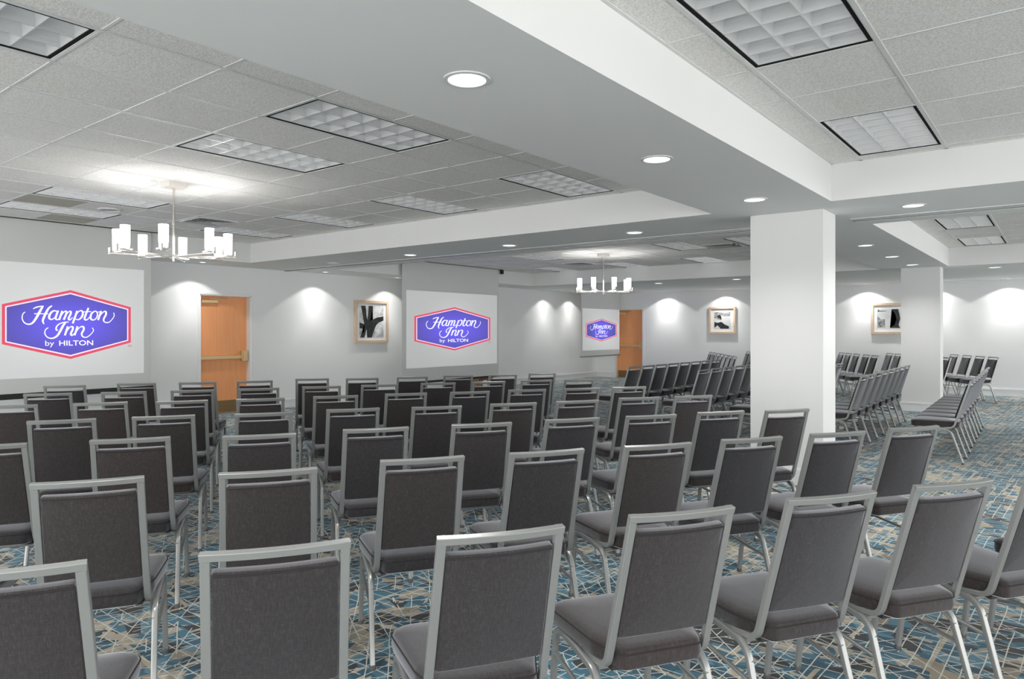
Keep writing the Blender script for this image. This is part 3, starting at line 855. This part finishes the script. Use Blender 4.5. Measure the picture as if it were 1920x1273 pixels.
picture('square framed black and white photograph left of the near pillar', .745, .735, Matrix.Translation((XF, 7.31, 1.70)) @ RW, (.09, .08), A_PALE,
        [(A_MID, [(-1, .9), (-.5, 1), (.3, .8), (1, .95), (.95, .5), (.3, .45), (-.2, .6), (-.4, .3), (-.1, .05), (-.6, .1), (-1, .3)]),
         (A_DARK, [(-1, -.2), (-.6, -.3), (-.1, -.2), (.3, -.5), (.8, -.7), (.8, -1), (-.2, -1), (-.6, -.6), (-1, -.9)]),
         (A_DARK, [(-.7, .5), (-.3, .65), (-.1, .35), (-.5, .2)])])
picture('wide framed black and white photograph partly behind the far pillar', .95, .735, Matrix.Translation((XF, 3.16, 1.705)) @ RW, (.07, .08), A_PALE,
        [(A_MID, [(-.97, -.9), (-.5, -.9), (-.5, -.05), (-.75, -.1), (-.97, .35)]),
         (A_DARK, [(-.97, .7), (-.9, .95), (-.85, .8), (-.4, .78), (-.4, .74), (-.9, .72)]),
         (A_DARK, [(.55, -.95), (.78, -.4), (.8, .2), (.6, .95), (.95, .95), (1, -.95)]),
         (A_DARK, [(-.2, -.95), (.1, -.6), (.2, 0), (.1, .5), (-.1, .95), (.3, .95), (.42, 0), (.3, -.7), (.4, -.95)])])

# ------------------------------------------------------------------ banquet chairs (local: faces +Y, origin on the floor)
LEAN = .304
def post_y(z): return -.205 - (z - .385) * LEAN
ZTOP = .895
def chair_meshes():
    t = empty('banquet_chair', '', 'chair')
    # back frame: two posts, bowed top rail, lower ends curve forward under the seat
    bm = bmesh.new()
    wp, dp, rail = .024, .020, .021
    xo, xb = .1785 - wp / 2, .186 - wp / 2
    for s in (-1, 1):
        pts = [(s * xo, post_y(ZTOP - .002), ZTOP - .002), (s * xb, post_y(.385), .385), (s * xb, -.03, .366)]
        sweep(bm, fillet(pts, [.055], 6), rrect(wp, dp, .0018, 1))
    n = 10; path = []
    for i in range(n + 1):
        f = -1 + 2 * i / n
        path.append((f * (xo + wp / 2), post_y(ZTOP - rail / 2) - .018 * (1 - f * f), ZTOP - rail / 2))
    sweep(bm, path, [(b_, a_) for a_, b_ in rrect(dp, rail, .0018, 1)], side=Vector((0, LEAN, -1)).normalized() * -1)
    make('back_frame', bm, M_SILVER, parent=t, smooth=True)
    # upholstered back
    def back_pt(x, s, th):
        """x across, s height along the lean, th thickness (+ is towards the sitter)"""
        bow = (.005 + .013 * (s - .48) / .35) * (1 - (x / .165) ** 2)
        return (x, post_y(s) - bow + th, s + th * LEAN * .9)
    ol = rounded_poly([(-.1595, .484), (.1595, .484), (.1530, .841), (-.1530, .841)], [.012, .012, .010, .010], 3)
    def dens(poly, m=3):
        out = []
        for i, p in enumerate(poly):
            q = poly[(i + 1) % len(poly)]
            L_ = math.dist(p, q); k = max(1, int(L_ / .03))
            for j in range(k): out.append((p[0] + (q[0] - p[0]) * j / k, p[1] + (q[1] - p[1]) * j / k))
        return out
    ol = dens(ol)
    bm = bmesh.new()
    def grid_face(bm, poly, th_edge, dome, sgn):
        """fills an outline with concentric rings, domed"""
        cx = sum(p[0] for p in poly) / len(poly); cz = sum(p[1] for p in poly) / len(poly)
        rings = []
        for k, f in enumerate((1, .93, .8, .6, .35)):
            rings.append([back_pt(cx + (x - cx) * f, cz + (z - cz) * f, th_edge + sgn * dome * (1 - f ** 3)) for x, z in poly])
        return rings
    rear = grid_face(bm, inset(ol, .004), -.006, .003, -1)[::-1]
    side = [[back_pt(x, z, th) for x, z in ol] for th in (-.002, .018)]
    front = grid_face(bm, inset(ol, .006), .027, .012, 1)
    loft(bm, rear + side + front)
    bk = make('backrest', bm, M_FABRIC, parent=t, smooth=True)
    bm = bmesh.new()   # welt along the rear edge
    wl = [Vector(back_pt(x, z, -.0045)) for x, z in inset(ol, .0012)]
    zm = max(p.z for p in wl); top = [p + Vector((0, -.0012, -.007)) for p in wl if p.z > zm - .004]
    top.sort(key=lambda p: p.x)
    sweep(bm, top, rrect(.005, .005, .002, 1), side=Vector((0, 0, 1)))
    make('welt', bm, M_WELT, parent=bk, smooth=True)
    # seat
    so = rounded_poly([(-.140, -.250), (.140, -.250), (.186, -.12), (.214, .200), (-.214, .200), (-.186, -.12)], [.030, .030, .10, .055, .055, .10], 5)
    def lev(d, z, crown=0.0):
        p = inset(so, d) if d else so
        return [(x, y, z + crown * (1 - (x / .23) ** 2) * (1 - ((y + .01) / .23) ** 2)) for x, y in p]
    bm = bmesh.new()
    rings = [lev(.012, .378), lev(.002, .384), lev(-.003, .404), lev(.0, .430)]
    loft(bm, rings, True, False)
    cx, cy = 0, -.01
    top_r = []
    for f, z in ((.998, .433), (.985, .441), (.95, .447), (.86, .453), (.65, .459), (.35, .461)):
        top_r.append([(cx + (x - cx) * f, cy + (y - cy) * f, z) for x, y in so])
    loft(bm, [lev(.0, .430)] + top_r, False, True)
    bmesh.ops.remove_doubles(bm, verts=bm.verts, dist=.0002)
    st = make('seat', bm, M_FABRIC, parent=t, smooth=True)
    bm = bmesh.new()
    pts = [Vector((x, y, .432)) for x, y in inset(so, -.0015)]
    pr = rrect(.005, .005, .002, 1)
    rr = []
    for i, p in enumerate(pts):
        d = (pts[(i + 1) % len(pts)] - pts[i - 1]).normalized(); s_ = Vector((0, 0, 1)); n_ = d.cross(s_)
        rr.append([p + s_ * a + n_ * b_ for a, b_ in pr])
    vr = [[bm.verts.new(q) for q in r] for r in rr]
    for i in range(len(vr)):
        a, b_ = vr[i], vr[(i + 1) % len(vr)]
        for k in range(len(pr)): bm.faces.new((a[k], a[(k + 1) % len(pr)], b_[(k + 1) % len(pr)], b_[k]))
    make('welt', bm, M_WELT, parent=st, smooth=True)
    bm = bmesh.new(); box(bm, -.155, .155, -.20, .17, .366, .380); make('seat_pan', bm, M_PAN, parent=t)
    # legs: rear and front legs meet half way under the seat side
    prof = rrect(.022, .022, .005, 2)
    for s in (-1, 1):
        for kind in (0, 1):
            bm = bmesh.new()
            if kind == 0:
                pts = [(s * .196, -.02, .368), (s * .196, -.178, .355), (s * .202, -.292, .012)]
                rad = .075
            else:
                pts = [(s * .196, -.02, .368), (s * .193, .158, .373), (s * .197, .205, .012)]
                rad = .06
            sweep(bm, fillet(pts, [rad], 6), prof)
            lg = make('leg', bm, M_SILVER, parent=t, smooth=True)
            bm = bmesh.new(); e = pts[-1]; lathe(bm, [(.014, 0), (.015, .004), (.014, .016), (.0125, .022)], 10, e[0], e[1])
            make('foot_cap', bm, M_GLIDE, parent=lg, smooth=True)
    # under frame: cross bars and gussets
    bm = bmesh.new()
    for y, z in ((-.135, .352), (.12, .358)): sweep(bm, [(-.194, y, z), (.194, y, z)], rrect(.018, .018, .005, 1), side=Vector((0, 1, 0)))
    for s in (-1, 1): sweep(bm, [(s * .172, -.12, .368), (s * .192, -.205, .305)], rrect(.012, .008, .002, 1))
    make('under_frame', bm, M_SILVER, parent=t)
    for s in (-1, 1):
        bm = bmesh.new(); sweep(bm, [(s * .199, -.222, .235), (s * .196, .185, .275)], rrect(.016, .014, .004, 1))
        make('stretcher', bm, M_SILVER, parent=t)
    return t
proto_chair = chair_meshes()
used = [False]
nchair = [0]
def back_mid_to_origin(bx, by, fdeg):
    """(bx, by): middle of the top rail's back ends on plan -> chair origin"""
    f = R(fdeg)
    d = -post_y(ZTOP - .015)
    return bx + math.cos(f) * d, by + math.sin(f) * d
def place_chair(bx, by, fdeg, label, group):
    x, y = back_mid_to_origin(bx, by, fdeg)
    if not used[0]: o = proto_chair; used[0] = True
    else: o = copy_tree(proto_chair)
    o.location = (x, y, 0); o.rotation_euler = (0, 0, R(fdeg - 90))
    o['label'] = label; o['group'] = group
    nchair[0] += 1
    return o
ORD = ['first', 'second', 'third', 'fourth', 'fifth', 'sixth', 'seventh', 'eighth', 'ninth', 'tenth']
near_rows = [
 [(.53, 1.90, 57), (1.02, 1.55, 57), (1.47, 1.19, 57.5), (1.97, .90, 57), (2.46, .60, 57), (2.93, .31, 56), (3.41, .01, 56.5), (3.90, -.30, 57)],
 [(.56, 3.10, 57), (1.05, 2.77, 59), (1.55, 2.41, 56.5), (2.10, 2.13, 56.5), (2.57, 1.82, 58), (3.04, 1.51, 57.5), (3.51, 1.23, 57), (3.98, .94, 57), (4.47, .66, 57)],
 [(1.06, 4.00, 57), (1.58, 3.66, 57), (2.05, 3.27, 56), (2.58, 2.98, 56.5), (3.09, 2.65, 55.5), (3.60, 2.36, 57.5), (4.05, 2.06, 57), (4.52, 1.79, 57), (4.91, 1.48, 57.2)],
 [(1.65, 4.74, 59), (2.12, 4.45, 57), (2.60, 4.10, 57.5), (3.12, 3.84, 57), (3.58, 3.49, 56.5), (4.09, 3.20, 56), (4.54, 2.93, 58), (5.06, 2.68, 56), (5.47, 2.40, 57)],
 [(1.73, 5.95, 57), (2.22, 5.64, 56), (2.66, 5.29, 59), (3.13, 4.98, 57), (3.64, 4.70, 56.5), (4.16, 4.42, 56.5), (4.62, 4.10, 58), (5.11, 3.84, 55), (5.55, 3.53, 55), (5.94, 3.25, 58)],
 [(2.26, 6.80, 56), (2.73, 6.46, 53), (3.19, 6.16, 58), (3.67, 5.87, 57), (4.17, 5.60, 54), (4.65, 5.32, 55), (5.18, 5.03, 55), (5.64, 4.74, 58), (6.13, 4.48, 56), (6.50, 4.17, 57)],
 [(2.68, 7.63, 57), (3.25, 7.40, 53), (3.70, 7.04, 53), (4.18, 6.76, 58), (4.76, 6.56, 52), (5.15, 6.18, 53), (5.67, 5.92, 55), (6.18, 5.67, 54), (6.63, 5.35, 57), (7.14, 5.13, 55)]]
rown = ['in the nearest row', 'in the second nearest row', 'in the third row from the camera', 'in the fourth row from the camera', 'in the fifth row from the camera', 'in the sixth row from the camera', 'in the front row, closest to the screens']
special = {(0, 0): 'grey banquet chair cut by the lower left corner of the photo',
           (0, 1): 'grey banquet chair at bottom left whose seat is hidden, second in the nearest row',
           (0, 6): 'grey banquet chair cut by the right photo edge in the nearest row',
           (0, 7): 'grey banquet chair beyond the right photo edge, only its seat corner showing',
           (2, 8): 'grey banquet chair right in front of the near pillar',
           (1, 8): 'grey banquet chair at the right end of the second nearest row',
           (1, 0): 'grey banquet chair at the left photo edge showing only its seat, second nearest row'}
for r, row in enumerate(near_rows):
    n = len(row)
    for k, (x, y, a) in enumerate(row):
        if (r, k) in special: lab = special[(r, k)]
        elif k == n - 1: lab = 'grey banquet chair at the right end ' + rown[r].replace('in the', 'of the')
        else: lab = 'grey banquet chair, %s from the left %s' % (ORD[k], rown[r])
        place_chair(x, y, a, lab, 'banquet chairs in the near seating block')
mid = [(8.97 + .3, 4.98, .44, 88, 0.0, 'back block chair in its front row, nearest the middle screen'),
       (9.17, 3.86, .45, 88, 0.0, 'back block chair in its second row'),
       (9.05, 2.85, .45, 90, 0.0, 'back block chair in its third row'),
       (9.13, 1.86, .447, 90, .004, 'back block chair in its fourth row between the pillars'),
       (9.04, .78, .448, 90.5, .012, 'back block chair in its last row, right of both pillars')]
for x0, y0, pit, a, dy, base in mid:
    for k in range(8):
        place_chair(x0 + pit * k, y0 + dy * k, a, '%s, %s from the camera' % (base, ORD[k]), 'banquet chairs in the back seating block')
# far block by the far wall, its rows turned the other way
def far_pt(s, d): return s * .848 - d * .53, s * .53 + d * .848
far = [(-3.0, (14.8, 15.25, 15.7, 16.15, 16.6, 17.1, 17.6), 'far block chair seen edge on left of the near pillar'),
       (-4.0, (17.65, 18.1), 'far block chair at the left edge of the near pillar'),
       (-6.05, (15.6, 16.05, 16.6, 17.1, 17.55), 'far block chair under the wide picture'),
       (-7.0, (16.75, 17.2), 'far block chair just left of the far pillar'),
       (-7.0, (14.62,), 'far block chair at the right edge of the far pillar'),
       (-8.05, (14.95, 15.42, 15.92, 16.45), 'far block chair right of the far pillar near the bare wall')]
for d, ss, base in far:
    for k, s in enumerate(ss):
        x, y = far_pt(s, d)
        lab = base if len(ss) == 1 else '%s, %s from the right' % (base, ORD[k])
        place_chair(x, y, 122, lab, 'banquet chairs in the far seating block')
